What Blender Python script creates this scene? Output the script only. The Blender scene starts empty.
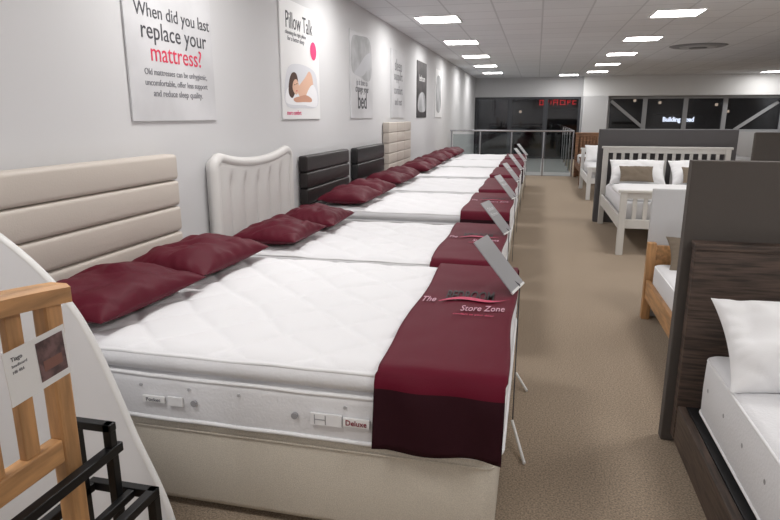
import bpy, bmesh, math, random
from mathutils import Vector, Matrix, Euler, noise
random.seed(4)
sc=bpy.context.scene
COL=bpy.context.collection
sc.view_settings.view_transform='Standard'

# ------------------------------------------------------------ materials
def lin(c):
    c=c/255.0
    return c/12.92 if c<=0.04045 else ((c+0.055)/1.055)**2.4
def rgb(c): return (lin(c[0]),lin(c[1]),lin(c[2]),1)
MC={}
def mat(name,col,rough=.6,metal=0,bump=None,var=None,emit=None,sheen=0,spec=.5,coat=0):
    if name in MC: return MC[name]
    m=bpy.data.materials.new(name); m.use_nodes=True
    nt=m.node_tree; b=nt.nodes['Principled BSDF']
    b.inputs['Base Color'].default_value=rgb(col)
    b.inputs['Roughness'].default_value=rough
    b.inputs['Metallic'].default_value=metal
    b.inputs['Specular IOR Level'].default_value=spec
    b.inputs['Coat Weight'].default_value=coat
    b.inputs['Sheen Weight'].default_value=sheen
    tc=nt.nodes.new('ShaderNodeTexCoord')
    if emit:
        b.inputs['Emission Color'].default_value=rgb(col)
        b.inputs['Emission Strength'].default_value=emit
    if var:
        sc_,amt=var[0],var[1]
        n=nt.nodes.new('ShaderNodeTexNoise'); n.inputs['Scale'].default_value=sc_
        n.inputs['Detail'].default_value=4
        mp=nt.nodes.new('ShaderNodeMapping')
        if len(var)>2: mp.inputs['Scale'].default_value=var[2]
        nt.links.new(tc.outputs['Object'],mp.inputs[0]); nt.links.new(mp.outputs[0],n.inputs['Vector'])
        r=nt.nodes.new('ShaderNodeValToRGB')
        r.color_ramp.elements[0].position=.36; r.color_ramp.elements[1].position=.64
        r.color_ramp.elements[0].color=rgb([max(0,x*(1-amt)) for x in col])
        r.color_ramp.elements[1].color=rgb([min(255,x*(1+amt)) for x in col])
        nt.links.new(n.outputs['Fac'],r.inputs[0]); nt.links.new(r.outputs[0],b.inputs['Base Color'])
    if bump:
        n2=nt.nodes.new('ShaderNodeTexNoise'); n2.inputs['Scale'].default_value=bump[0]; n2.inputs['Detail'].default_value=3
        nt.links.new(tc.outputs['Object'],n2.inputs['Vector'])
        bp=nt.nodes.new('ShaderNodeBump'); bp.inputs['Strength'].default_value=bump[1]; bp.inputs['Distance'].default_value=.01
        nt.links.new(n2.outputs['Fac'],bp.inputs['Height']); nt.links.new(bp.outputs[0],b.inputs['Normal'])
    MC[name]=m; return m

m_wall=mat('wall_paint',(212,212,214),.85,bump=(60,.03))
m_wallfar=mat('far_wall_paint',(198,198,200),.85,bump=(60,.03))
m_carpet=mat('carpet',(154,138,120),.95,bump=(260,.5),var=(130,.16))
m_land=mat('landing_floor',(150,150,150),.5,var=(3,.04))
m_base=mat('skirting',(225,225,225),.5)
m_matt=mat('mattress_white',(234,234,237),.8,bump=(180,.12))
m_mside=mat('mattress_side',(222,222,225),.8,bump=(90,.18))
m_pipe=mat('piping',(230,230,232),.6)
m_cream=mat('cream_linen',(203,195,182),.85,bump=(350,.35),var=(260,.05))
m_creamleather=mat('cream_leather',(202,193,184),.5,bump=(120,.08))
m_silver=mat('silver_leather',(218,216,214),.42,bump=(120,.06))
m_brownleather=mat('dark_brown_leather',(34,28,28),.4,bump=(120,.1))
m_blackleather=mat('black_leather',(22,21,23),.38,bump=(120,.1))
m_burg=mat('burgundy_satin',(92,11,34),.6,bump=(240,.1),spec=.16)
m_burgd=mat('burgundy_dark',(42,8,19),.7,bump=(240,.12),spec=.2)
m_pillow=mat('burgundy_pillow',(86,9,31),.55,bump=(300,.12),spec=.2)
m_wpillow=mat('white_pillow',(234,234,236),.85,bump=(200,.08))
m_grey=mat('slate_panel',(86,84,86),.75,bump=(300,.2))
m_grey2=mat('taupe_panel',(82,76,72),.8,bump=(300,.2))
m_wood=mat('dark_wood',(74,61,54),.6,var=(6,.26,(1,1,14)),bump=(40,.1))
m_wood2=mat('dark_wood_rail',(72,60,53),.55,var=(6,.26,(14,1,14)),bump=(40,.1))
m_oak=mat('oak_wood',(180,136,92),.45,var=(5,.11,(8,8,1)),bump=(40,.05))
m_oakh=mat('oak_wood_rail',(180,136,92),.45,var=(5,.11,(8,1,8)),bump=(40,.05))
m_brownwood=mat('brown_wood',(116,82,58),.5,var=(6,.2,(1,1,8)))
m_paint=mat('painted_grey_wood',(204,202,198),.5)
m_whitep=mat('white_paint',(226,226,226),.55)
m_panelw=mat('white_display_board',(222,222,225),.5)
m_black=mat('black_metal',(18,18,20),.4,metal=.3)
m_steel=mat('steel',(190,190,195),.25,metal=.9)
m_dsteel=mat('dark_steel',(90,88,92),.4,metal=.6)
m_dark=mat('dark_plastic',(30,30,32),.5)
m_taupe=mat('taupe_cushion',(120,108,94),.9,bump=(250,.3))
m_card=mat('card_white',(232,232,232),.5)
m_cardgrey=mat('card_grey',(150,150,154),.35)
m_cardtxt=mat('card_lettering',(212,212,216),.5)
m_txt=mat('text_dark',(70,70,76),.6)
m_txtl=mat('text_soft_grey',(120,120,126),.6)
m_txtw=mat('text_pale_pink',(208,158,176),.6)
m_red=mat('text_red',(214,50,84),.6)
m_dred=mat('text_dark_red',(130,30,50),.6)
m_pink=mat('pink',(226,60,120),.6)
m_swoosh=mat('swoosh_pink',(196,58,94),.6)
m_word=mat('embroidery_dark',(30,10,18),.6)
m_skin=mat('poster_skin',(226,184,160),.7)
m_skin2=mat('poster_skin_shade',(204,152,128),.7)
m_hair=mat('poster_hair',(74,46,34),.7)
m_poster=mat('poster_pale',(206,206,209),.55,var=(2.2,.04))
m_poster2=mat('poster_white',(234,234,235),.55)
m_posterg=mat('poster_grey',(172,173,176),.55,var=(3,.12))
m_posterd=mat('poster_dark',(56,52,54),.5,var=(4,.3))
m_frame=mat('window_frame',(58,60,66),.4)
m_framew=mat('window_frame_pale',(176,178,182),.4)

def ceil_mat():
    m=bpy.data.materials.new('ceiling_tiles'); m.use_nodes=True; nt=m.node_tree; b=nt.nodes['Principled BSDF']
    b.inputs['Roughness'].default_value=.9
    tc=nt.nodes.new('ShaderNodeTexCoord')
    br=nt.nodes.new('ShaderNodeTexBrick'); br.offset=0; br.squash=1
    br.inputs['Scale'].default_value=1; br.inputs['Brick Width'].default_value=.6; br.inputs['Row Height'].default_value=.6
    br.inputs['Mortar Size'].default_value=.012
    br.inputs['Color1'].default_value=rgb((228,229,232)); br.inputs['Color2'].default_value=rgb((222,223,226)); br.inputs['Mortar'].default_value=rgb((202,203,206))
    nt.links.new(tc.outputs['Object'],br.inputs['Vector']); nt.links.new(br.outputs['Color'],b.inputs['Base Color'])
    return m
m_ceil=ceil_mat()
def glass_mat(name,fac,tint):
    m=bpy.data.materials.new(name); m.use_nodes=True; nt=m.node_tree; nt.nodes.clear()
    o=nt.nodes.new('ShaderNodeOutputMaterial'); mx=nt.nodes.new('ShaderNodeMixShader')
    t=nt.nodes.new('ShaderNodeBsdfTransparent'); t.inputs[0].default_value=rgb(tint)
    g=nt.nodes.new('ShaderNodeBsdfGlossy'); g.inputs['Roughness'].default_value=.03; g.inputs[0].default_value=(.9,.9,.9,1)
    mx.inputs[0].default_value=fac
    nt.links.new(t.outputs[0],mx.inputs[1]); nt.links.new(g.outputs[0],mx.inputs[2]); nt.links.new(mx.outputs[0],o.inputs[0])
    return m
m_glass=glass_mat('window_glass',.07,(200,205,215))
m_rglass=glass_mat('railing_glass',.03,(228,232,232))

# ------------------------------------------------------------ helpers
def empty(name,loc,label,cat,group=None):
    e=bpy.data.objects.new(name,None); e.empty_display_size=.1; e.location=loc
    COL.objects.link(e); e['label']=label; e['category']=cat
    if group: e['group']=group
    return e
def link(o,parent=None,label=None,cat=None,group=None,kind=None):
    COL.objects.link(o)
    if parent: o.parent=parent
    if label: o['label']=label
    if cat: o['category']=cat
    if group: o['group']=group
    if kind: o['kind']=kind
    return o
def mobj(name,bm,mats,smooth=False,**k):
    me=bpy.data.meshes.new(name); bmesh.ops.recalc_face_normals(bm,faces=bm.faces[:]); bm.to_mesh(me); bm.free()
    if not isinstance(mats,(list,tuple)): mats=[mats]
    for m in mats: me.materials.append(m)
    if smooth:
        for p in me.polygons: p.use_smooth=True
    o=bpy.data.objects.new(name,me)
    return link(o,**k)
def addbox(bm,size,center,bev=0,seg=2,rot=None,mi=0):
    r=bmesh.ops.create_cube(bm,size=1)
    vs=r['verts']
    bmesh.ops.scale(bm,vec=size,verts=vs)
    fs=set(f for v in vs for f in v.link_faces)
    for f in fs: f.material_index=mi
    if bev>0:
        es=set(e for v in vs for e in v.link_edges)
        rr=bmesh.ops.bevel(bm,geom=list(es),offset=bev,segments=seg,profile=.5,affect='EDGES',material=-1)
        vs=list(set(v for f in rr['faces'] for v in f.verts)|set(v for v in vs if v.is_valid))
    if rot is not None: bmesh.ops.rotate(bm,cent=(0,0,0),matrix=rot,verts=vs)
    bmesh.ops.translate(bm,vec=center,verts=vs)
def box(name,size,center,m,bev=.004,rot=None,smooth=False,seg=2,**k):
    bm=bmesh.new(); addbox(bm,size,center,bev,seg,rot); return mobj(name,bm,m,smooth,**k)
def boxes(name,lst,m,bev=.004,smooth=False,seg=2,**k):
    bm=bmesh.new()
    for b in lst:
        addbox(bm,b[0],b[1],b[3] if len(b)>3 else bev,seg,b[2] if len(b)>2 else None)
    return mobj(name,bm,m,smooth,**k)
def span(x0,x1,y0,y1,z0,z1): return ((x1-x0,y1-y0,z1-z0),((x0+x1)/2,(y0+y1)/2,(z0+z1)/2))
def addtube(bm,p0,p1,r,n=12):
    p0=Vector(p0);p1=Vector(p1);d=p1-p0
    q=d.to_track_quat('Z','Y').to_matrix().to_4x4()
    rr=bmesh.ops.create_cone(bm,cap_ends=True,segments=n,radius1=r,radius2=r,depth=d.length)
    bmesh.ops.transform(bm,matrix=Matrix.Translation((p0+p1)/2)@q,verts=rr['verts'])
def tubes(name,lst,m,n=12,**k):
    bm=bmesh.new()
    for p0,p1,r in lst: addtube(bm,p0,p1,r,n)
    o=mobj(name,bm,m,**k); return o
def sweep(bm,pts,r,n=12,planenormal=Vector((1,0,0))):
    P=[Vector(p) for p in pts]; rings=[]
    for i,p in enumerate(P):
        t=(P[min(i+1,len(P)-1)]-P[max(i-1,0)]).normalized(); s=t.cross(planenormal).normalized()
        rings.append([bm.verts.new(p+r*(math.cos(2*math.pi*j/n)*s+math.sin(2*math.pi*j/n)*planenormal)) for j in range(n)])
    for a,b in zip(rings[:-1],rings[1:]):
        for j in range(n): bm.faces.new((a[j],a[(j+1)%n],b[(j+1)%n],b[j]))
    bm.faces.new(rings[0]); bm.faces.new(rings[-1][::-1])
def ringpts(hw,hl,r,seg=6):
    r=max(r,.002); pts=[]
    for cx,cy,a0 in ((hw-r,hl-r,0),(-hw+r,hl-r,90),(-hw+r,-hl+r,180),(hw-r,-hl+r,270)):
        for i in range(seg+1):
            a=math.radians(a0+90*i/seg); pts.append((cx+r*math.cos(a),cy+r*math.sin(a)))
    return pts
def loft(name,prof,w,l,r,m,off=(0,0,0),smooth=True,**k):
    bm=bmesh.new(); prev=None
    for i,p in enumerate(prof):
        ps_=ringpts(w/2-p[0],l/2-p[0],r-p[0]*.6)
        vs=[bm.verts.new((x+off[0],y+off[1],p[1]+off[2])) for x,y in ps_]
        if prev:
            n=len(vs)
            for j in range(n):
                f=bm.faces.new((prev[j],prev[(j+1)%n],vs[(j+1)%n],vs[j]))
                f.material_index=p[2] if len(p)>2 else 0
        else: bm.faces.new(vs[::-1])
        prev=vs
    f=bm.faces.new(prev); f.material_index=prof[-1][2] if len(prof[-1])>2 else 0
    return mobj(name,bm,m,smooth,**k)
def tubering(bm,hw,hl,r,z,tr,off=(0,0),n=8,mi=0,wob=0):
    pts=ringpts(hw,hl,r,6)
    if wob:
        q=[]
        for i in range(len(pts)):
            a=Vector(pts[i]); b=Vector(pts[(i+1)%len(pts)]); m_=max(1,int((b-a).length/.04))
            for s in range(m_): q.append(tuple(a+(b-a)*s/m_))
        pts=q
    N=len(pts); rings=[]
    for i in range(N):
        p=Vector((pts[i][0],pts[i][1],0)); a=Vector((*pts[i-1],0)); b=Vector((*pts[(i+1)%N],0))
        t=(b-a).normalized(); nrm=Vector((t.y,-t.x,0))
        zz=z+wob*noise.noise(Vector((p.x*5,p.y*5,z*7)))
        rings.append([bm.verts.new(p+nrm*tr*math.cos(2*math.pi*j/n)+Vector((off[0],off[1],zz+tr*math.sin(2*math.pi*j/n)))) for j in range(n)])
    for i in range(N):
        A=rings[i];B=rings[(i+1)%N]
        for j in range(n):
            f=bm.faces.new((A[j],A[(j+1)%n],B[(j+1)%n],B[j])); f.material_index=mi
def text(name,s,width,loc,rot,m,parent=None,shear=0,ext=.0008,maxh=None,label=None,bold=0):
    cu=bpy.data.curves.new(name,'FONT'); cu.body=s; cu.align_x='CENTER'; cu.align_y='CENTER'; cu.shear=shear
    cu.extrude=ext; cu.resolution_u=3; cu.offset=bold
    to=bpy.data.objects.new(name+'_tmp',cu); COL.objects.link(to)
    dg=bpy.context.evaluated_depsgraph_get()
    me=bpy.data.meshes.new_from_object(to.evaluated_get(dg)); bpy.data.objects.remove(to)
    xs=[v.co.x for v in me.vertices]; ys=[v.co.y for v in me.vertices]
    cx=(max(xs)+min(xs))/2; cy=(max(ys)+min(ys))/2
    k=width/(max(xs)-min(xs))
    ky=k
    if maxh: ky=maxh/(max(ys)-min(ys))
    for v in me.vertices: v.co=Vector(((v.co.x-cx)*k,(v.co.y-cy)*ky,v.co.z))
    me.name=name; me.materials.clear(); me.materials.append(m)
    o=bpy.data.objects.new(name,me); o.location=loc; o.rotation_euler=rot
    return link(o,parent=parent,label=label)
RW=(math.pi/2,0,math.pi/2)
def pillow(name,L,W,T,loc,rot,m,seed=0,n=34,wr=.014,**k):
    bm=bmesh.new(); top=[];bot=[]
    for i in range(n+1):
        rt=[];rb=[]
        u=-1+2*i/n; u=math.sin(u*math.pi/2)*.35+u*.65
        for j in range(n+1):
            v=-1+2*j/n; v=math.sin(v*math.pi/2)*.35+v*.65
            x=L/2*u*(1-.07*(1-v*v)*abs(u)**1.5); y=W/2*v*(1-.09*(1-u*u)*abs(v)**1.5)
            h=(max(0,1-abs(u)**2.6)*max(0,1-abs(v)**2.6))**.58
            cr=1-abs(noise.noise(Vector((x*4+seed*3.3,y*7+x*3,seed*1.7))))*2.2
            nz=noise.noise(Vector((x*5+seed*7.1,y*5,seed)))*wr*1.8*h-max(0,cr-.55)*wr*1.5*(h**.5)+noise.noise(Vector((x*13,y*9+seed*3,seed)))*wr*.7*(h**.5)
            edge=min(1-abs(u),1-abs(v))
            pk=math.sin((math.atan2(v,u))*26+seed)*.006*max(0,1-edge*5)*min(1,edge*12)
            zt=T*.62*h+nz+pk; zb=-T*.38*h
            rt.append(bm.verts.new((x,y,zt+T*.38+.002)))
            rb.append(bm.verts.new((x,y,zb+T*.38)))
        top.append(rt);bot.append(rb)
    for i in range(n):
        for j in range(n):
            bm.faces.new((top[i][j],top[i+1][j],top[i+1][j+1],top[i][j+1]))
            bm.faces.new((bot[i][j],bot[i][j+1],bot[i+1][j+1],bot[i+1][j]))
    for i in range(n):
        bm.faces.new((top[i][0],bot[i][0],bot[i+1][0],top[i+1][0]))
        bm.faces.new((top[i][n],top[i+1][n],bot[i+1][n],bot[i][n]))
        bm.faces.new((top[0][i],top[0][i+1],bot[0][i+1],bot[0][i]))
        bm.faces.new((top[n][i],bot[n][i],bot[n][i+1],top[n][i+1]))
    o=mobj(name,bm,m,True,**k); o.location=loc; o.rotation_euler=rot; return o

# ------------------------------------------------------------ room shell
XL,XR,YB,YF,ZC=-2.2,7.8,-3.5,22.5,2.82
box('floor',*span(XL,XR,YB,YF,-.1,0)[:2],m_carpet,0,kind='structure')
box('ceiling',*span(XL,XR,YB,YF,ZC,ZC+.1)[:2],m_ceil,0,kind='structure')
box('wall_left',*span(XL-.15,XL,YB,YF,-.1,ZC+.1)[:2],m_wall,0,kind='structure')
box('wall_right',*span(XR,XR+.15,YB,YF,-.1,ZC+.1)[:2],m_wall,0,kind='structure')
box('wall_back',*span(XL-.15,XR+.15,YB-.15,YB,-.1,ZC+.1)[:2],m_wall,0,kind='structure')
boxes('wall_front',[span(XL-.15,XR+.15,YF,YF+.15,2.15,ZC+.1),span(1.47,2.35,YF,YF+.15,-.1,2.15),span(2.35,XR+.15,YF,YF+.15,-.1,1.0)],m_wallfar,0,kind='structure')
box('baseboard_left',*span(XL,XL+.015,YB,YF,0,.1)[:2],m_base,.003,kind='structure')
box('trim_1',*span(XL+.016,.95,16.05,YF,0,.012)[:2],m_land,0,kind='structure')
box('trim_2',*span(1.5,2.3,YF-.6,YF-.002,0,2.15)[:2],m_wallfar,.01,kind='structure')
box('trim_3',*span(1.5,XR-.002,YF-.35,YF-.003,2.16,ZC-.002)[:2],m_whitep,.01,kind='structure')
def window(name,x0,x1,z0,z1,fm,brace=None):
    bm=bmesh.new(); t=.07; y0,y1=YF+.03,YF+.12
    for b in (span(x0,x1,y0,y1,z0,z0+t),span(x0,x1,y0,y1,z1-t,z1),span(x0,x0+t,y0,y1,z0+t,z1-t),span(x1-t,x1,y0,y1,z0+t,z1-t)):
        addbox(bm,b[0],b[1],.004)
    if brace:
        p0,p1=brace
        d=Vector((p1[0]-p0[0],0,p1[1]-p0[1])); a=-math.atan2(d.z,d.x)
        addbox(bm,(d.length,.06,.1),((p0[0]+p1[0])/2,YF+.02,(p0[1]+p1[1])/2),.005,2,Matrix.Rotation(a,3,'Y'))
    addbox(bm,(x1-x0-2*t,.012,z1-z0-2*t),((x0+x1)/2,YF+.08,(z0+z1)/2),0,mi=1)
    mobj(name,bm,[fm,m_glass],kind='structure')
xs=[-2.18,-.95,.28,1.46]
for i in range(3): window('window_%d'%(i+1),xs[i],xs[i+1],.0,2.14,m_frame)
xs=[2.36,3.56,4.84,6.05,7.78]
br=[((2.45,2.0),(3.5,1.15)),None,None,((6.4,1.05),(7.6,1.95))]
for i in range(4): window('window_%d'%(i+4),xs[i],xs[i+1],1.0,2.14,m_framew,br[i])

e=empty('shop_sign',(.85,30,2.11),'red illuminated shop sign on a dark building outside','shop sign')
m_neon=mat('red_neon',(235,40,44),.5,emit=1.1)
m_nw=mat('white_neon',(240,240,240),.5,emit=3.5)
m_night=mat('night_facade',(20,21,26),.9,var=(1,.4))
box('fascia',(2.2,.1,.6),(0,.1,0),m_night,.02,parent=e)
x=-.78
for i,w in enumerate((.2,.16,.05,.24,.26,.16,.18)):
    bmx=bmesh.new(); hgt=(.24,.18,.18,.26,.22,.18,.18)[i]
    addbox(bmx,(.04,.03,hgt),(x+.03,0,0),.004)
    if i!=2:
        addbox(bmx,(w,.03,.04),(x+w/2,0,hgt/2-.02),.004)
        if i%2==0: addbox(bmx,(w,.03,.04),(x+w/2,0,-hgt/2+.02),.004)
        else: addbox(bmx,(w*.8,.03,.04),(x+w/2,0,0),.004)
        if w>.18: addbox(bmx,(.04,.03,hgt),(x+w-.03,0,0),.004)
    mobj('sign_letter',bmx,m_neon,parent=e)
    x+=w+.07
e=empty('shop_sign',(6.2,30,1.32),'white illuminated shop lettering on a dark building outside','shop sign')
box('fascia',(2.2,.1,.5),(0,.1,0),m_night,.02,parent=e)
text('sign_letters','Building Road',1.3,(0,0.02,0),(math.pi/2,0,0),m_nw,parent=e,ext=.01,maxh=.27,bold=.03)
e=empty('night_building',(3,31,0),'dark building with small glowing lamps outside the windows','building')
box('facade',(16,.3,5.5),(0,0,1.5),m_night,.02,parent=e)
for x_,z_ in ((4.4,2.2),(5.5,2.1),(7.9,2.0),(8.4,1.7),(-.8,1.7)):
    o=box('lamp',(.12,.1,.12),(x_-3,-.2,z_),mat('lamp_glow',(255,220,180),.5,emit=1.2),.03,parent=e)

# ------------------------------------------------------------ ceiling lights
m_led=mat('light_panel',(255,253,250),.5,emit=24)
m_lframe=mat('light_frame',(235,235,235),.5)
def ceiling_light(x,y,tmpl=[]):
    if not tmpl:
        e=empty('ceiling_light',(x,y,ZC),'square recessed white ceiling light panel, lit','ceiling light','recessed ceiling light panels')
        fr=boxes('light_frame',[span(-.31,.31,-.31,-.285,-.014,0),span(-.31,.31,.285,.31,-.014,0),span(-.31,-.285,-.285,.285,-.014,0),span(.285,.31,-.285,.285,-.014,0)],m_lframe,.002,parent=e)
        bm=bmesh.new(); vs=[bm.verts.new(p) for p in ((-.285,-.285,-.008),(-.285,.285,-.008),(.285,.285,-.008),(.285,-.285,-.008))]; bm.faces.new(vs)
        me=bpy.data.meshes.new('diffuser'); bm.to_mesh(me); bm.free(); me.materials.append(m_led)
        d=bpy.data.objects.new('diffuser',me); link(d,parent=e)
        tmpl.extend([e,fr,d]); return
    e=tmpl[0].copy(); e.location=(x,y,ZC); COL.objects.link(e)
    for p in tmpl[1:]:
        q=p.copy(); q.parent=e; COL.objects.link(q)
for k in range(9):
    y=-2.13+2.75*k
    if y<21.5: ceiling_light(-1.42,y); ceiling_light(1.72,y+.2)
for k in range(5): ceiling_light(4.9,-1.9+2.75*k)
ceiling_light(.95,21.4); ceiling_light(6.95,21.3)
e=empty('ceiling_vent',(2.96,13.3,ZC),'round grey air diffuser set in the ceiling tiles','ceiling vent')
for i,(r,h) in enumerate(((.52,.02),(.36,.035),(.2,.05))):
    bm=bmesh.new(); bmesh.ops.create_cone(bm,cap_ends=True,segments=40,radius1=r-.05,radius2=r,depth=h)
    bmesh.ops.translate(bm,vec=(0,0,-h/2-.001),verts=bm.verts)
    mobj('vent_ring',bm,[mat('vent_grey%d'%i,((130,130,134),(175,175,178),(115,115,118))[i],.5)],parent=e)

# ------------------------------------------------------------ posters
def poster(y0,y1,m,label,z0=1.47,z1=2.5):
    e=empty('poster',(XL+.001,(y0+y1)/2,(z0+z1)/2),label,'poster','posters along the wall')
    box('poster_board',(.012,y1-y0,z1-z0),(.0065,0,0),m,.002,parent=e); return e
def T(e,s,w,y,z,m,**k): return text('lettering',s,w,(.0138,y-e.location.y,z-e.location.z),RW,m,parent=e,**k)
e=poster(3.01,3.93,m_poster,'pale grey poster asking about replacing a mattress')
T(e,'When did you last',.80,3.50,2.075,m_txt)
T(e,'replace your',.70,3.50,1.965,m_txt)
T(e,'mattress?',.55,3.50,1.862,m_red)
T(e,'Old mattresses can be unhygienic,',.68,3.49,1.745,m_txtl)
T(e,'uncomfortable, offer less support',.68,3.49,1.685,m_txtl)
T(e,'and reduce sleep quality.',.54,3.49,1.625,m_txtl)
e=poster(5.1,6.06,m_poster2,'white pillow advert poster with a sleeping woman')
T(e,'Pillow Talk',.66,5.56,2.33,m_txt,maxh=.14)
T(e,'choosing the right pillow',.5,5.46,2.22,m_txtl)
T(e,'for a better sleep',.4,5.46,2.17,m_txtl)
def poly(name,e,pts,m,x=.0138):
    n=len(pts); out=[]
    for i in range(n):
        p0,p1,p2,p3=[Vector(pts[(i+k)%n]) for k in (-1,0,1,2)]
        for s in range(6):
            t=s/6; out.append(.5*((2*p1)+(-p0+p2)*t+(2*p0-5*p1+4*p2-p3)*t*t+(-p0+3*p1-3*p2+p3)*t**3))
    bm=bmesh.new(); vs=[bm.verts.new((x,p[0]-e.location.y,p[1]-e.location.z)) for p in out]; f=bm.faces.new(vs)
    r=bmesh.ops.extrude_face_region(bm,geom=[f]); bmesh.ops.translate(bm,vec=(.0004,0,0),verts=[v for v in r['geom'] if isinstance(v,bmesh.types.BMVert)])
    bmesh.ops.triangulate(bm,faces=bm.faces[:])
    return mobj(name,bm,m,parent=e)
def ell(cy,cz,ry,rz,rot=0,n=12):
    return [(cy+ry*math.cos(a)*math.cos(rot)-rz*math.sin(a)*math.sin(rot),cz+ry*math.cos(a)*math.sin(rot)+rz*math.sin(a)*math.cos(rot)) for a in [2*math.pi*i/n for i in range(n)]]
poly('pink_dot',e,ell(5.9,2.12,.085,.085),m_pink)
poly('picture_background',e,[(5.17,1.60),(5.6,1.575),(5.98,1.60),(5.99,1.80),(5.9,1.93),(5.5,1.97),(5.22,1.9)],mat('poster_sheet',(216,217,223),.6))
poly('picture_pillow',e,[(5.17,1.62),(5.5,1.60),(5.85,1.62),(5.8,1.72),(5.6,1.78),(5.25,1.76)],mat('poster_pillow',(240,240,244),.6),.0142)
poly('picture_hair',e,[(5.24,1.70),(5.26,1.81),(5.33,1.88),(5.43,1.88),(5.47,1.80),(5.40,1.72),(5.32,1.66)],m_hair,.0146)
poly('picture_shoulder',e,[(5.44,1.74),(5.54,1.80),(5.66,1.86),(5.76,1.92),(5.84,1.88),(5.88,1.76),(5.93,1.68),(5.9,1.62),(5.75,1.62),(5.55,1.65)],m_skin,.0148)
poly('picture_sheet',e,[(5.62,1.62),(5.72,1.74),(5.86,1.80),(5.97,1.72),(5.96,1.60),(5.78,1.59)],mat('poster_pillow',(240,240,244),.6),.0151)
poly('picture_face',e,[(5.33,1.75),(5.36,1.81),(5.42,1.83),(5.475,1.80),(5.48,1.745),(5.44,1.70),(5.38,1.70)],m_skin,.0153)
poly('picture_arm',e,[(5.35,1.655),(5.5,1.68),(5.66,1.695),(5.80,1.67),(5.8,1.635),(5.6,1.63),(5.4,1.625)],m_skin2,.0155)
for yy,zz,ww in ((5.385,1.78,.016),(5.435,1.79,.016)): poly('picture_eye',e,ell(yy,zz,ww,.004,.2,8),m_hair,.0158)
poly('picture_mouth',e,ell(5.43,1.727,.015,.006,.2,8),m_red,.0158)
T(e,'more comfort',.34,5.36,1.53,m_pink)
e=poster(7.15,8.16,m_poster,'grey poster with a bedding photograph and dark text')
poly('picture',e,[(7.2,2.05),(7.22,2.4),(7.55,2.46),(8.0,2.46),(8.12,2.2),(8.0,1.95),(7.5,1.98)],m_posterg)
poly('picture_sheet',e,[(7.3,2.0),(7.5,2.1),(7.8,2.25),(8.05,2.3),(8.0,2.18),(7.7,2.0)],mat('poster_sheet2',(196,197,202),.6),.0143)
T(e,'is it time to',.5,7.65,1.91,m_txtl)
T(e,'change your',.6,7.65,1.82,m_txt)
T(e,'bed',.4,7.65,1.69,m_txt,bold=.01)
e=poster(9.27,10.25,m_poster,'pale poster with lines of grey lettering')
T(e,'sleep',.5,9.76,2.25,m_txtl); T(e,'support',.6,9.76,2.08,m_txtl); T(e,'comfort',.6,9.76,1.9,m_txtl); T(e,'and rest',.5,9.76,1.72,m_txtl)
e=poster(11.35,12.35,m_posterd,'dark photographic poster with a pale caption')
poly('picture',e,[(11.5,1.6),(11.5,1.85),(11.9,1.95),(12.2,1.85),(12.2,1.6)],m_posterg); T(e,'bedroom',.6,11.85,2.2,m_card)
e=poster(13.45,14.4,m_poster2,'white poster with a framed grey picture')
poly('picture',e,[(13.6,1.65),(13.6,2.3),(14.2,2.3),(14.2,1.65)],m_posterg)

# ------------------------------------------------------------ divan beds
XH=-2.06
def padded(name,w,z0,z1,nz,ny,th,m,parent,x0,bev=.03,yo=0):
    bm=bmesh.new(); hz=(z1-z0)/nz; wy=w/ny
    for i in range(nz):
        for j in range(ny):
            addbox(bm,(th,wy-.003,hz-.003),(x0+th/2,-w/2+wy*(j+.5)+yo,z0+hz*(i+.5)),min(bev,hz*.4,wy*.4),4)
    addbox(bm,(th*.5,w-.06,z1-z0-.05),(x0+th*.3,yo,(z0+z1)/2),.01)
    return mobj(name,bm,m,True,parent=parent)
def mattress(e,L,W,z0,z1,res,quilt=.018):
    zt=z1-.09
    prof=[(.05,z0),(.008,z0+.004),(0,z0+.02)]
    for i in range(1,7):
        t=i/6; prof.append((-.004*math.sin(t*math.pi),z0+.02+(zt-z0-.035)*t,0))
    prof+=[(.008,zt-.008),(.03,zt),(.010,zt+.008),(-.004,zt+.022),(-.010,zt+.042),(-.005,z1-.030),(.010,z1-.014),(.035,z1-.004,1),(.06,z1-.004,1)]
    m=loft('mattress',prof,L,W,.07,[m_mside,m_matt],parent=e)
    bm=bmesh.new(); nx=max(8,int(L/res)); ny=max(8,int(W/res)); g=[]
    hw,hl=L/2-.02,W/2-.02
    for i in range(nx+1):
        row=[]
        for j in range(ny+1):
            x=-hw+2*hw*i/nx; y=-hl+2*hl*j/ny
            ed=max(0.0,min(hw-abs(x),hl-abs(y)))
            p=.33; wob=.012*math.sin(x*12)+.012*math.sin(y*11)
            q=min(abs(math.sin(math.pi*(x+y+wob)/p)),abs(math.sin(math.pi*(x-y+wob)/p)))
            q=1-math.exp(-q*3.4)
            z=z1-.010+min(1,ed/.05)**.5*(.004+quilt*q)+.003*noise.noise(Vector((x*4,y*4,z1*9)))
            row.append(bm.verts.new((x,y,z)))
        g.append(row)
    for i in range(nx):
        for j in range(ny): bm.faces.new((g[i][j],g[i+1][j],g[i+1][j+1],g[i][j+1]))
    mobj('quilted_top',bm,m_matt,True,parent=m)
    bm=bmesh.new()
    tubering(bm,L/2+.002,W/2+.002,.07,z0+.018,.008,wob=.004)
    tubering(bm,L/2-.002,W/2-.002,.07,zt-.010,.008,wob=.006)
    tubering(bm,L/2-.008,W/2-.008,.07,z1-.017,.007,wob=.008)
    mobj('piping',bm,m_pipe,True,parent=m)
    return m
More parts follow.
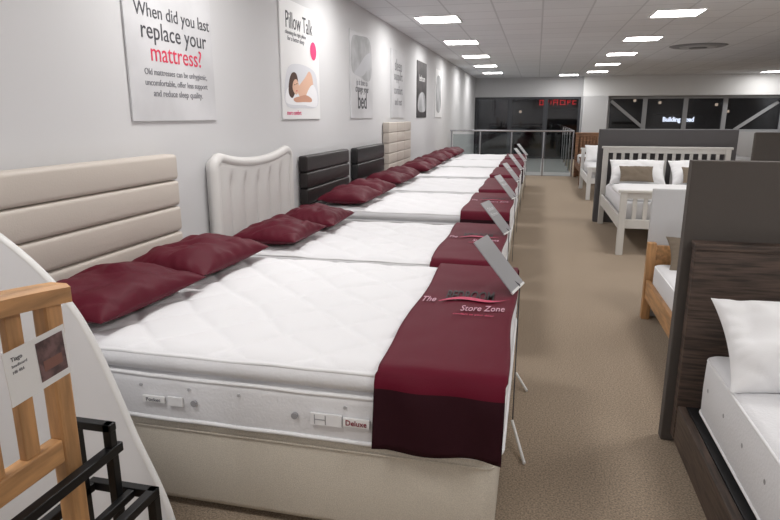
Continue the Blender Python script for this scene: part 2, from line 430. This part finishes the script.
def divan(y0,y1,xf,zb,zt,res,label):
    L=xf-XH; W=y1-y0; e=empty('bed',((xf+XH)/2,(y0+y1)/2,0),label,'bed','divan beds along the wall')
    b=loft('divan_base',[(.03,.035),(.012,.04),(.006,.06),(.006,zb-.03),(.014,zb-.006),(.04,zb-.002)],L-.02,W-.02,.05,m_cream,parent=e)
    bm=bmesh.new(); tubering(bm,(L-.02)/2-.004,(W-.02)/2-.004,.045,zb-.03,.005); mobj('base_piping',bm,m_cream,True,parent=b)
    for sx in (-1,1):
        for sy in (-1,1):
            bm=bmesh.new(); addtube(bm,(sx*(L/2-.12),sy*(W/2-.12),0),(sx*(L/2-.12),sy*(W/2-.12),.04),.025); mobj('foot',bm,m_dark,parent=e)
    return e,mattress(e,L,W,zb,zt,res)
BEDS=[(1.81,3.31,-.055,.375,.662),(3.69,5.09,-.18,.36,.59),(5.38,6.80,-.19,.37,.64),(7.08,8.49,-.20,.37,.64),
 (8.80,10.25,-.20,.37,.65),(10.55,12.0,-.18,.37,.66),(12.3,13.75,-.18,.37,.66)]
LB=['cream divan bed with plump quilted mattress and ribbed cream leather headboard',
 'divan bed with white mattress and channelled silver leather headboard',
 'divan bed with white mattress and dark brown padded headboard',
 'divan bed with white mattress and black padded headboard',
 'divan bed with white mattress and tall cream headboard',
 'cream divan bed with white mattress and no headboard',
 'cream divan bed with white mattress near the glass railing']
bedobjs=[]
for i,(y0,y1,xf,zb,zt) in enumerate(BEDS):
    bedobjs.append(divan(y0,y1,xf,zb,zt,(.014,.018,.03,.04,.05,.06,.06)[i],LB[i]))
def hbx(e): return XL+.012-e.location.x
e=bedobjs[0][0]; padded('headboard',1.48,.35,1.28,6,1,.10,m_creamleather,e,hbx(e),.024,-.04)
e=bedobjs[1][0]; bm=bmesh.new(); W=1.30; NU,NV=120,30; x0=hbx(e); g=[]
def ztop(s):
    c=abs(2*s-1); z=1.155+.08*c**2.2
    if c>.86: z-=.06*((c-.86)/.14)**2
    return z
for iu in range(NU+1):
    s=iu/NU; row=[]
    for iv in range(NV+1):
        t=iv/NV; z=.35+(ztop(s)-.35)*t
        fade=1 if t<.8 else max(0,1-(t-.8)/.12)
        d=.05+.034*abs(math.sin(math.pi*6*s))**.55*fade+.034*(1-fade)
        if t>.97: d-=.03
        row.append(bm.verts.new((x0+d,-W/2+W*s,z)))
    g.append(row)
bk=[[bm.verts.new((x0,v.co.y,v.co.z)) for v in (g[i][0],g[i][-1])] for i in range(NU+1)]
for i in range(NU):
    for j in range(NV): bm.faces.new((g[i][j],g[i+1][j],g[i+1][j+1],g[i][j+1]))
    bm.faces.new((g[i][-1],g[i+1][-1],bk[i+1][1],bk[i][1])); bm.faces.new((bk[i][0],bk[i+1][0],g[i+1][0],g[i][0])); bm.faces.new((bk[i][1],bk[i+1][1],bk[i+1][0],bk[i][0]))
bm.faces.new([bk[0][0]]+g[0]+[bk[0][1]]); bm.faces.new([bk[NU][1]]+g[NU][::-1]+[bk[NU][0]])
hb=mobj('headboard',bm,m_silver,True,parent=e)
bm=bmesh.new(); pts=[(x0+.06,-W/2,.35+k*.06) for k in range(14)]+[(x0+.06,-W/2+W*s/50,ztop(s/50)) for s in range(51)]+[(x0+.06,W/2,1.13-k*.06) for k in range(14)]
sweep(bm,pts,.038,14); mobj('rolled_border',bm,m_silver,True,parent=hb)
e=bedobjs[2][0]; padded('headboard',1.36,.35,1.13,5,1,.09,m_brownleather,e,hbx(e),.02)
e=bedobjs[3][0]; padded('headboard',1.36,.35,1.12,4,1,.09,m_blackleather,e,hbx(e),.02)
e=bedobjs[4][0]; padded('headboard',1.6,.35,1.41,7,3,.1,m_creamleather,e,hbx(e),.015)

e,m=bedobjs[0]; W=1.5; yf=-W/2-.005
def side_text(s,w,x,z,mm,h=None,b=0): text('label_text',s,w,(x-e.location.x,yf-.012,z),(math.pi/2,0,0),mm,parent=m,maxh=h,bold=b)
def side_label(x0,x1,z0,z1,mm,nm='fabric_label'):
    b=span(x0-e.location.x,x1-e.location.x,yf-.011,yf-.002,z0,z1); box(nm,b[0],b[1],mm,.001,parent=m)
LZ=.472
side_label(-.595,-.50,LZ-.016,LZ+.016,m_card); side_text('Deluxe',.075,-.547,LZ,m_dred,.02,.01)
side_label(-.715,-.60,LZ-.023,LZ+.022,mat('stitched_handle',(226,226,228),.8),'side_handle')
for (a,b,c,d) in ((-.70,-.697,LZ-.018,LZ+.017),(-.66,-.657,LZ-.018,LZ+.017),(-.70,-.657,LZ-.002,LZ+.001)):
    bb=span(a-e.location.x,b-e.location.x,yf-.0125,yf-.0105,c,d); box('handle_stitching',bb[0],bb[1],mat('stitch_grey',(150,150,155),.8),.0003,parent=m)
side_label(-1.38,-1.29,LZ-.012,LZ+.013,m_card); side_text('Pocket',.06,-1.335,LZ,m_txtl,.014,.01)
side_label(-1.275,-1.215,LZ-.018,LZ+.018,mat('stitched_handle',(226,226,228),.8),'side_handle')
for vx in (-.775,-1.17):
    bm=bmesh.new(); addtube(bm,(vx-e.location.x,yf-.01,LZ),(vx-e.location.x,yf+.01,LZ),.012,16); mobj('air_vent',bm,m_cardgrey,parent=m)
for k in range(10):
    vx=-1.45+.2*k+.06
    if -1.4<vx<-.45 and abs(vx+.775)>.05:
        bm=bmesh.new(); addtube(bm,(vx-e.location.x,yf-.003,LZ+.05),(vx-e.location.x,yf+.01,LZ+.05),.006,10); mobj('side_tuft',bm,mat('tuft_grey',(176,176,180),.8),parent=m)
def runner(i,w,label):
    y0,y1,xf,zb,zt=BEDS[i]; W=y1-y0
    bm=bmesh.new(); hw=W/2+.014; zt2=zt+.019; r=.045; zb=zb+(.022 if i==0 else .005)
    path=[]; n=12
    for k in range(n+1): path.append((-hw-.004,zb+(zt2-r-zb)*k/n))
    for k in range(1,6):
        a=math.pi-math.pi/2*k/6; path.append((-hw+r+r*math.cos(a),zt2-r+r*math.sin(a)))
    ny=40
    for k in range(ny+1): path.append((-hw+r+(2*hw-2*r)*k/ny,zt2))
    for k in range(1,6):
        a=math.pi/2-math.pi/2*k/6; path.append((hw-r+r*math.cos(a),zt2-r+r*math.sin(a)))
    for k in range(n+1): path.append((hw+.004,zt2-r-(zt2-r-zb)*k/n))
    nx=30; g=[]
    for a in range(nx+1):
        row=[]
        for k,(y,z) in enumerate(path):
            x=-w/2+w*a/nx
            nn=noise.noise(Vector((x*6,y*4+i*5,z*3)))
            if abs(y)>hw-.01:
                yy=y-(abs(nn)*.016+.010*(1+math.sin(x*26+z*5)))*(1 if y<0 else -1)*min(1,(zt2-z)/.1); xx=x-.03*(zt2-z)*(1 if a<nx/2 else .3); zz=z+(.006*math.sin(x*17) if k in (0,len(path)-1) else 0)
            else:
                yy=y; zz=z+.005*abs(nn)+.0015*math.sin(x*9+y*6); xx=x+.007*math.sin(y*7+i)
            row.append(bm.verts.new((xx,yy,zz)))
        g.append(row)
    for a in range(nx):
        for k in range(len(path)-1):
            f=bm.faces.new((g[a][k],g[a+1][k],g[a+1][k+1],g[a][k+1]))
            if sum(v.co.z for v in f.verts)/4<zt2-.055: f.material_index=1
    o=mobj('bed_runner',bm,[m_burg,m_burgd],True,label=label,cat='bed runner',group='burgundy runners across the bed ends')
    o.location=(xf+.006-w/2,(y0+y1)/2,0)
    md=o.modifiers.new('t','SOLIDIFY'); md.thickness=.005; md.offset=1
    zz=zt2+.0125
    def tx(s,wd,x,y,mm,sh=0,h=None,rot=0,b=0): text('embroidered_text',s,wd,(x,y,zz),(0,0,rot),mm,parent=o,shear=sh,maxh=h,ext=.0005,bold=b)
    if i<3:
        tx('The',.06,-.165,.02,m_txtw,.4,.075,.1)
        tx('BEDROOM',.22,.01,.11,m_word,.15,.15,.06,.012)
        tx('Store Zone',.19,.08,-.07,m_txtw,.45,.075,.14)
        tx('comfort to your door',.17,.05,-.165,m_swoosh,0,.026)
        bm=bmesh.new(); prev=None
        for k in range(21):
            t=k/20; x=-.12+.31*t; y=-.005+.035*math.sin(t*math.pi*1.9)+.10*t; th=.02*math.sin(math.pi*min(1,t+.06))+.001
            cur=(bm.verts.new((x,y-th,zz+.0015)),bm.verts.new((x,y+th,zz+.0015)))
            if prev: bm.faces.new((prev[0],cur[0],cur[1],prev[1]))
            prev=cur
        mobj('swoosh',bm,m_swoosh,parent=o)
for i in range(7): runner(i,(.43,.44,.44,.42,.42,.42,.42)[i],'burgundy bed runner with embroidered lettering draped over mattress' if i<3 else 'plain burgundy bed runner draped over white mattress')
for i,(y0,y1,xf,zb,zt) in enumerate(BEDS):
    yc=(y0+y1)/2; d=(y1-y0)/4-.015
    for k,s in enumerate((-1,1)):
        pillow('pillow',.71 if i==0 else .645,.5,.165,(-1.78+.02*random.uniform(-1,1),yc+s*d,zt+.012),(0,0,math.pi/2+random.uniform(-.06,.06)),m_pillow,seed=i*2+k,n=48 if i<2 else 22,wr=.02,
               label='plump burgundy satin pillow lying on the white mattress',cat='pillow',group='burgundy pillows')
def card_stand(i,yc,feet=True):
    y0,y1,xf,zb,zt=BEDS[i]; x=xf+.018
    e=empty('price_card_stand',(x,yc,0),'grey price card tilted on a slim metal stand at bed end','price card','price card stands at the bed ends')
    lst=[((0,0,.0),(0,0,zt+.05),.003),((0,0,zt+.05),(-.03,0,zt+.07),.003)]
    tubes('stand_pole',lst,m_dsteel,parent=e)
    if feet:
        for p0,p1 in (((-.0,-.16,.08),(.065,-.40,.008)),((-.0,.45,.06),(.065,.34,.008))): tubes('stand_foot',[(p0,p1,.007)],m_whitep,parent=e)
    c=box('price_card',(.30,.21,.006),(0,0,0),m_cardgrey,.002,parent=e)
    c.location=(-.10,0,zt+.15); c.rotation_euler=Euler((0,math.radians(49),math.radians(-13)),'XYZ')
    box('card_edge',(.012,.21,.008),(.145,0,0),m_card,.001,parent=c)
    if i>0:
        text('card_text','Deluxe',.12,(-.08,0,.0035),(0,0,math.pi/2),m_cardtxt,parent=c)
        text('card_text','Mattress',.14,(-.03,0,.0035),(0,0,math.pi/2),m_cardtxt,parent=c)
for i,yc in enumerate((2.84,4.65,6.3,8.0,9.7,11.4,13.2)): card_stand(i,yc,i==0)

# ------------------------------------------------------------ display board and oak sample
arc=[(-1.9,1.27),(-1.75,1.25),(-1.62,1.20),(-1.5,1.125),(-1.40,1.045),(-1.312,.945),(-1.262,.855),(-1.219,.75),(-1.175,.63),(-1.14,.525),(-1.09,.41),(-1.05,.296),(-1.03,.2),(-1.02,.1),(-1.015,0)]
sm=[]
for i in range(len(arc)-1):
    p0,p1,p2,p3=[Vector(arc[min(max(i+k,0),len(arc)-1)]) for k in (-1,0,1,2)]
    for s in range(6):
        t=s/6; sm.append(tuple(.5*((2*p1)+(-p0+p2)*t+(2*p0-5*p1+4*p2-p3)*t*t+(-p0+3*p1-3*p2+p3)*t**3)))
sm.append(arc[-1])
for _ in range(8): sm=[sm[0]]+[((sm[i-1][0]+2*sm[i][0]+sm[i+1][0])/4,(sm[i-1][1]+2*sm[i][1]+sm[i+1][1])/4) for i in range(1,len(sm)-1)]+[sm[-1]]
sm=[(x-.022,z-.008 if z>0 else z) for x,z in sm]
def extr(name,pts,y0,y1,m,**k):
    bm=bmesh.new(); a=[bm.verts.new((x,y0,z)) for x,z in pts]; b=[bm.verts.new((x,y1,z)) for x,z in pts]; n=len(pts)
    bm.faces.new(a); bm.faces.new(b[::-1])
    for i in range(n): bm.faces.new((a[i],b[i],b[(i+1)%n],a[(i+1)%n]))
    return mobj(name,bm,m,**k)
e=empty('display_board',(-1.6,1.45,0),'white curved-edge display board standing beside a divan bed','display board')
body=[(-2.1,0),(-2.1,1.262)]+sm
extr('board',[(x+1.6,z) for x,z in body],0,.02,m_panelw,parent=e)
bm=bmesh.new(); sweep(bm,[(x+1.6,.01,z) for x,z in sm],.011,10,Vector((0,1,0)))
mobj('edge_trim',bm,m_whitep,True,parent=e)
e=empty('headboard_sample',(-1.09,.80,0),'slatted oak headboard sample with a price tag on a rack','headboard')
boxes('post',[span(-.022,.022,.29,.34,.12,1.10)],m_oak,.008,parent=e)
boxes('post',[span(-.022,.022,-.80,-.74,.12,1.10)],m_oak,.008,parent=e)
bm=bmesh.new()
N=24; prev=None
for k in range(N+1):
    y_=-.82+1.18*k/N; z=1.155-.045*((y_+.22)/.6)**2
    cur=[bm.verts.new(p) for p in ((-.032,y_,z-.045),(.032,y_,z-.045),(.032,y_,z-.008),(.022,y_,z),(-.022,y_,z),(-.032,y_,z-.008))]
    if prev:
        for j in range(6): bm.faces.new((prev[j],prev[(j+1)%6],cur[(j+1)%6],cur[j]))
    else: bm.faces.new(cur)
    prev=cur
bm.faces.new(prev[::-1]); mobj('top_rail',bm,m_oakh,parent=e)
boxes('lower_rail',[span(-.018,.018,-.74,.29,.68,.74)],m_oakh,.005,parent=e)
for k in range(10):
    yy=.19-.098*k; box('slat',*span(-.01,.01,yy,yy+.042,.735,1.115),m_oak,.003,parent=e)
t=empty('price_tag',(-1.0615,1.045,.955),'white hanging tag with a bed photograph and small text','price tag')
t.rotation_euler=(math.radians(3),0,0)
box('tag_card',(.002,.175,.125),(-.003,0,0),m_card,.0005,parent=t)
box('tag_photo',(.001,.08,.095),(-.001,.038,.002),mat('tag_photo',(98,76,76),.5,var=(35,.25)),.0003,parent=t)
box('tag_photo_bed',(.001,.055,.025),(-.0004,.038,-.012),mat('tag_photo_bed',(130,90,80),.5),.0003,parent=t)
text('tag_text','Tiago',.03,(-.001,-.055,.04),RW,m_txt,parent=t,ext=.0003)
text('tag_text','headboard',.04,(-.001,-.05,.026),RW,m_txtl,parent=t,ext=.0003)
text('tag_text','HB 4ft6',.03,(-.001,-.055,.012),RW,m_txtl,parent=t,ext=.0003)
e=empty('display_rack',(-1.12,1.2,0),'black square-tube metal display rack base','display rack')
def R(a,b,c,d,z0,z1): return span(a+1.12,b+1.12,c-1.2,d-1.2,z0,z1)
boxes('rack_frame',[R(-1.16,-1.135,1.20,1.225,0,.72),R(-1.055,-1.028,.3,1.24,.63,.656),R(-1.055,-1.032,.3,.325,0,.63),R(-1.055,-1.032,1.2,1.224,0,.63),R(-1.16,-1.03,1.20,1.224,.70,.722),R(-1.055,-1.032,1.2,1.224,.63,.722),
  R(-1.16,-.95,1.24,1.265,.49,.515),R(-.975,-.95,.85,1.265,.49,.515),R(-1.16,-1.135,.33,1.24,.49,.515),R(-1.16,-.95,.85,.875,.49,.515),
  R(-.975,-.95,1.24,1.265,0,.49),R(-.975,-.95,.85,.875,0,.49),R(-1.03,-1.01,.875,1.24,.49,.512)],m_black,.002,parent=e)

# ------------------------------------------------------------ right hand side
box('partition_panel',*span(.655,2.4,2.81,2.87,0,1.315),m_grey2,.004,label='tall dark taupe upholstered divider panel behind a bed',cat='partition')
e=empty('bed',(1.44,1.75,0),'low dark wooden bed with a white mattress against divider','bed')
ex,ey=1.44,1.75
def P(x0,x1,y0,y1,z0,z1): return span(x0-ex,x1-ex,y0-ey,y1-ey,z0,z1)
boxes('headboard',[P(.69,2.19,2.735,2.795,.05,.955),P(.685,2.195,2.725,2.8,.945,.975)],m_wood,.004,parent=e)
for x0_ in (.69,2.155):
    boxes('side_rail',[P(x0_,x0_+.035,.68,2.72,.05,.225)],m_wood2,.004,parent=e)
boxes('footboard',[P(.69,2.19,.64,.68,.03,.30)],m_wood2,.004,parent=e)
for lx in (.70,2.06):
    for ly in (.7,2.66): boxes('leg',[P(lx+.04,lx+.09,ly,ly+.05,0,.07)],m_wood2,.003,parent=e)
boxes('bed_base',[P(.73,2.15,.69,2.73,.08,.22)],m_dark,.003,parent=e)
def low_mattress(e,cx,cy,W,L,z0,z1):
    m=loft('mattress',[(.04,z0),(.006,z0+.006),(0,z0+.03),(-.002,(z0+z1)/2),(0,z1-.03),(.01,z1-.008),(.035,z1),(.3,z1+.006)],W,L,.06,[m_mside],off=(cx,cy,0),parent=e)
    bm=bmesh.new(); tubering(bm,W/2,L/2,.06,z0+.022,.006,(cx,cy)); tubering(bm,W/2-.004,L/2-.004,.06,z1-.018,.006,(cx,cy)); mobj('piping',bm,m_pipe,True,parent=m)
    return m
m=low_mattress(e,0,-.06,1.36,1.98,.225,.505)
for k in range(9):
    yy=-.95+.22*k
    bm=bmesh.new(); addtube(bm,(-.682,yy,.38),(-.674,yy,.38),.009,12); mobj('tuft_button',bm,m_cardgrey,parent=m)
pillow('pillow',.72,.40,.20,(1.09,2.50,.59),(math.radians(44),0,math.radians(5)),m_wpillow,31,wr=.028,n=44,label='white cotton pillow leaning on the dark wooden headboard',cat='pillow',group='white pillows')
pillow('pillow',.7,.44,.17,(1.82,2.52,.60),(math.radians(50),0,0),m_wpillow,32,wr=.022,label='white cotton pillow leaning on the dark wooden headboard',cat='pillow',group='white pillows')
pillow('cushion',.42,.3,.12,(1.44,2.22,.56),(math.radians(45),0,0),mat('grey_cushion',(120,112,108),.9,bump=(200,.2)),33,label='grey scatter cushion in front of the white pillows',cat='cushion')

e=empty('bed',(1.35,3.8,0),'low light oak bed frame with taupe pillow','bed'); ex,ey=1.35,3.8
boxes('headboard',[P(.86,1.86,4.66,4.70,.12,.57)],m_oakh,.006,parent=e)
boxes('leg',[P(.85,.91,4.65,4.71,0,.59)],m_oak,.006,parent=e)
boxes('leg',[P(1.80,1.86,4.65,4.71,0,.59)],m_oak,.006,parent=e)
for x0_ in (.86,1.83): boxes('side_rail',[P(x0_,x0_+.03,2.98,4.65,.17,.31)],m_oakh,.005,parent=e)
boxes('footboard',[P(.86,1.86,2.95,2.98,.1,.36)],m_oakh,.005,parent=e)
boxes('leg',[P(.85,.91,2.94,2.99,0,.38)],m_oak,.006,parent=e); boxes('leg',[P(1.80,1.86,2.94,2.99,0,.38)],m_oak,.006,parent=e)
low_mattress(e,0,0,.92,1.62,.22,.45)
pillow('pillow',.8,.30,.12,(1.35,4.53,.51),(math.radians(50),0,0),m_taupe,41,label='taupe cushion resting on the low oak bed',cat='cushion')
box('upright_board',*span(.86,1.8,4.735,4.765,0.0,.98),mat('pale_grey_board',(196,196,198),.6),.006,label='plain pale grey upright board behind the oak bed',cat='board')

def slat_bed(x0,x1,y0,y1,hh,fh,m,label,group=None,ns=11):
    cx,cy=(x0+x1)/2,(y0+y1)/2; e=empty('bed',(cx,cy,0),label,'bed',group)
    def Q(a,b,c,d,z0,z1): return span(a-cx,b-cx,c-cy,d-cy,z0,z1)
    for nm,y,h,lo in (('headboard',y1-.05,hh,.30),('footboard',y0,fh,.30)):
        L=[Q(x0+.07,x1-.07,y+.005,y+.045,h-.09,h-.03),Q(x0-.02,x1+.02,y-.01,y+.06,h-.03,h),Q(x0+.07,x1-.07,y+.01,y+.04,lo,lo+.1)]
        for k in range(ns):
            xx=x0+.1+(x1-x0-.2)*(k+.5)/ns; L.append(Q(xx-.022,xx+.022,y+.015,y+.035,lo+.09,h-.08))
        boxes(nm,L,m,.004,parent=e)
        for lx in (x0,x1-.07): boxes('leg',[Q(lx,lx+.07,y-.005,y+.055,0,h-.028)],m,.006,parent=e)
    for lx in (x0+.01,x1-.05): boxes('side_rail',[Q(lx,lx+.03,y0+.06,y1-.06,.28,.42)],m,.004,parent=e)
    loft('mattress',[(.03,.36),(0,.38),(0,.55),(.03,.58),(.2,.585)],x1-x0-.12,y1-y0-.14,.06,[m_mside],parent=e)
    return e
slat_bed(.93,2.55,6.89,9.0,1.09,.72,m_paint,'pale grey painted slatted bed with white bedding and brown cushions',ns=13)
lf=loft('duvet',[(.02,0),(0,.01),(.0,.03),(.03,.055),(.1,.07),(.4,.075)],1.5,1.3,.1,m_wpillow,label='white duvet spread over the painted slatted bed',cat='duvet'); lf.location=(1.74,7.68,.586)
pillow('pillow',.70,.44,.17,(1.35,8.70,.72),(math.radians(42),0,math.radians(-3)),m_wpillow,51,wr=.02,label='white pillow propped against a slatted headboard',cat='pillow',group='white pillows')
pillow('pillow',.70,.44,.17,(2.10,8.70,.72),(math.radians(42),0,math.radians(3)),m_wpillow,52,wr=.02,label='white pillow propped against a slatted headboard',cat='pillow',group='white pillows')
pillow('cushion',.42,.25,.1,(1.30,8.42,.74),(math.radians(50),0,0),m_taupe,53,label='small taupe cushion before white pillow',cat='cushion',group='taupe cushions')
pillow('cushion',.42,.25,.1,(2.06,8.42,.74),(math.radians(50),0,0),m_taupe,54,label='small taupe cushion before white pillow',cat='cushion',group='taupe cushions')
box('divider_panel',*span(.87,2.65,9.08,9.2,0,1.32),m_grey,.01,label='slate grey upholstered divider panel behind painted bed',cat='partition')
slat_bed(.95,2.3,11.5,13.4,.85,.6,m_whitep,'white painted slatted bed beyond the slate divider',ns=9)
pillow('pillow',.6,.42,.14,(1.3,13.15,.72),(math.radians(50),0,0),m_wpillow,61,label='white pillow on the white slatted bed',cat='pillow',group='white pillows')
slat_bed(.97,2.4,13.95,15.9,1.1,.62,m_brownwood,'brown wooden slatted bed near the windows',ns=16)
box('divider_panel',*span(1.0,2.4,16.1,16.18,0,1.1),m_brownwood,.01,label='plain brown wooden divider board near the windows',cat='partition')
def far_bed(x0,x1,y0,y1,h,mh,label):
    cx,cy=(x0+x1)/2,(y0+y1)/2; e=empty('bed',(cx,cy,0),label,'bed')
    bm=bmesh.new(); addbox(bm,(x1-x0,.1,h-.05),(0,(y1-y0)/2,(h+.05)/2),.03,4); mobj('headboard',bm,mh,True,parent=e)
    loft('divan_base',[(.02,.03),(0,.05),(0,.36),(.02,.37)],x1-x0,y1-y0-.12,.05,m_cream,parent=e)
    loft('mattress',[(.02,.372),(0,.4),(0,.58),(.03,.62),(.2,.625)],x1-x0,y1-y0-.12,.06,m_mside,parent=e)
far_bed(3.75,5.15,9.9,12.0,1.22,m_grey2,'divan bed with dark padded headboard in the next aisle')
far_bed(3.2,4.6,14.5,16.5,1.15,m_paint,'divan bed with pale grey headboard near the windows')

# ------------------------------------------------------------ glass railing
e=empty('glass_railing',(0,16,0),'glass balustrade with steel posts and handrail','railing')
tubes('handrail',[((-2.19,0,1.13),(.92,0,1.13),.022),((.92,0,1.13),(.92,6.4,1.13),.022)],m_steel,parent=e)
xs=[-2.15,-1.4,-.6,.2,.92]
for x in xs: tubes('post',[((x,0,0),(x,0,1.11),.02)],m_steel,parent=e)
for y in (1.6,3.2,4.8,6.3): tubes('post',[((.92,y,0),(.92,y,1.11),.02)],m_steel,parent=e)
for a,b in zip(xs[:-1],xs[1:]): box('glass_panel',*span(a+.04,b-.04,-.005,.005,.1,1.04),m_rglass,0,parent=e)
for a,b in zip((0,1.6,3.2,4.8),(1.6,3.2,4.8,6.3)): box('glass_panel',*span(.915,.925,a+.04,b-.04,.1,1.04),m_rglass,0,parent=e)

# ------------------------------------------------------------ world and camera
w=bpy.data.worlds.new('w'); sc.world=w; w.use_nodes=True
w.node_tree.nodes['Background'].inputs[0].default_value=(.006,.007,.011,1); w.node_tree.nodes['Background'].inputs[1].default_value=1
th=math.radians(13.5); ps=math.radians(13.4)
cam=bpy.data.cameras.new('camera'); co=bpy.data.objects.new('camera',cam); COL.objects.link(co)
cam.sensor_width=36; cam.lens=600*36/780; cam.clip_end=200
co.location=(0,0,1.5); co.rotation_euler=(math.pi/2-th,0,ps); sc.camera=co
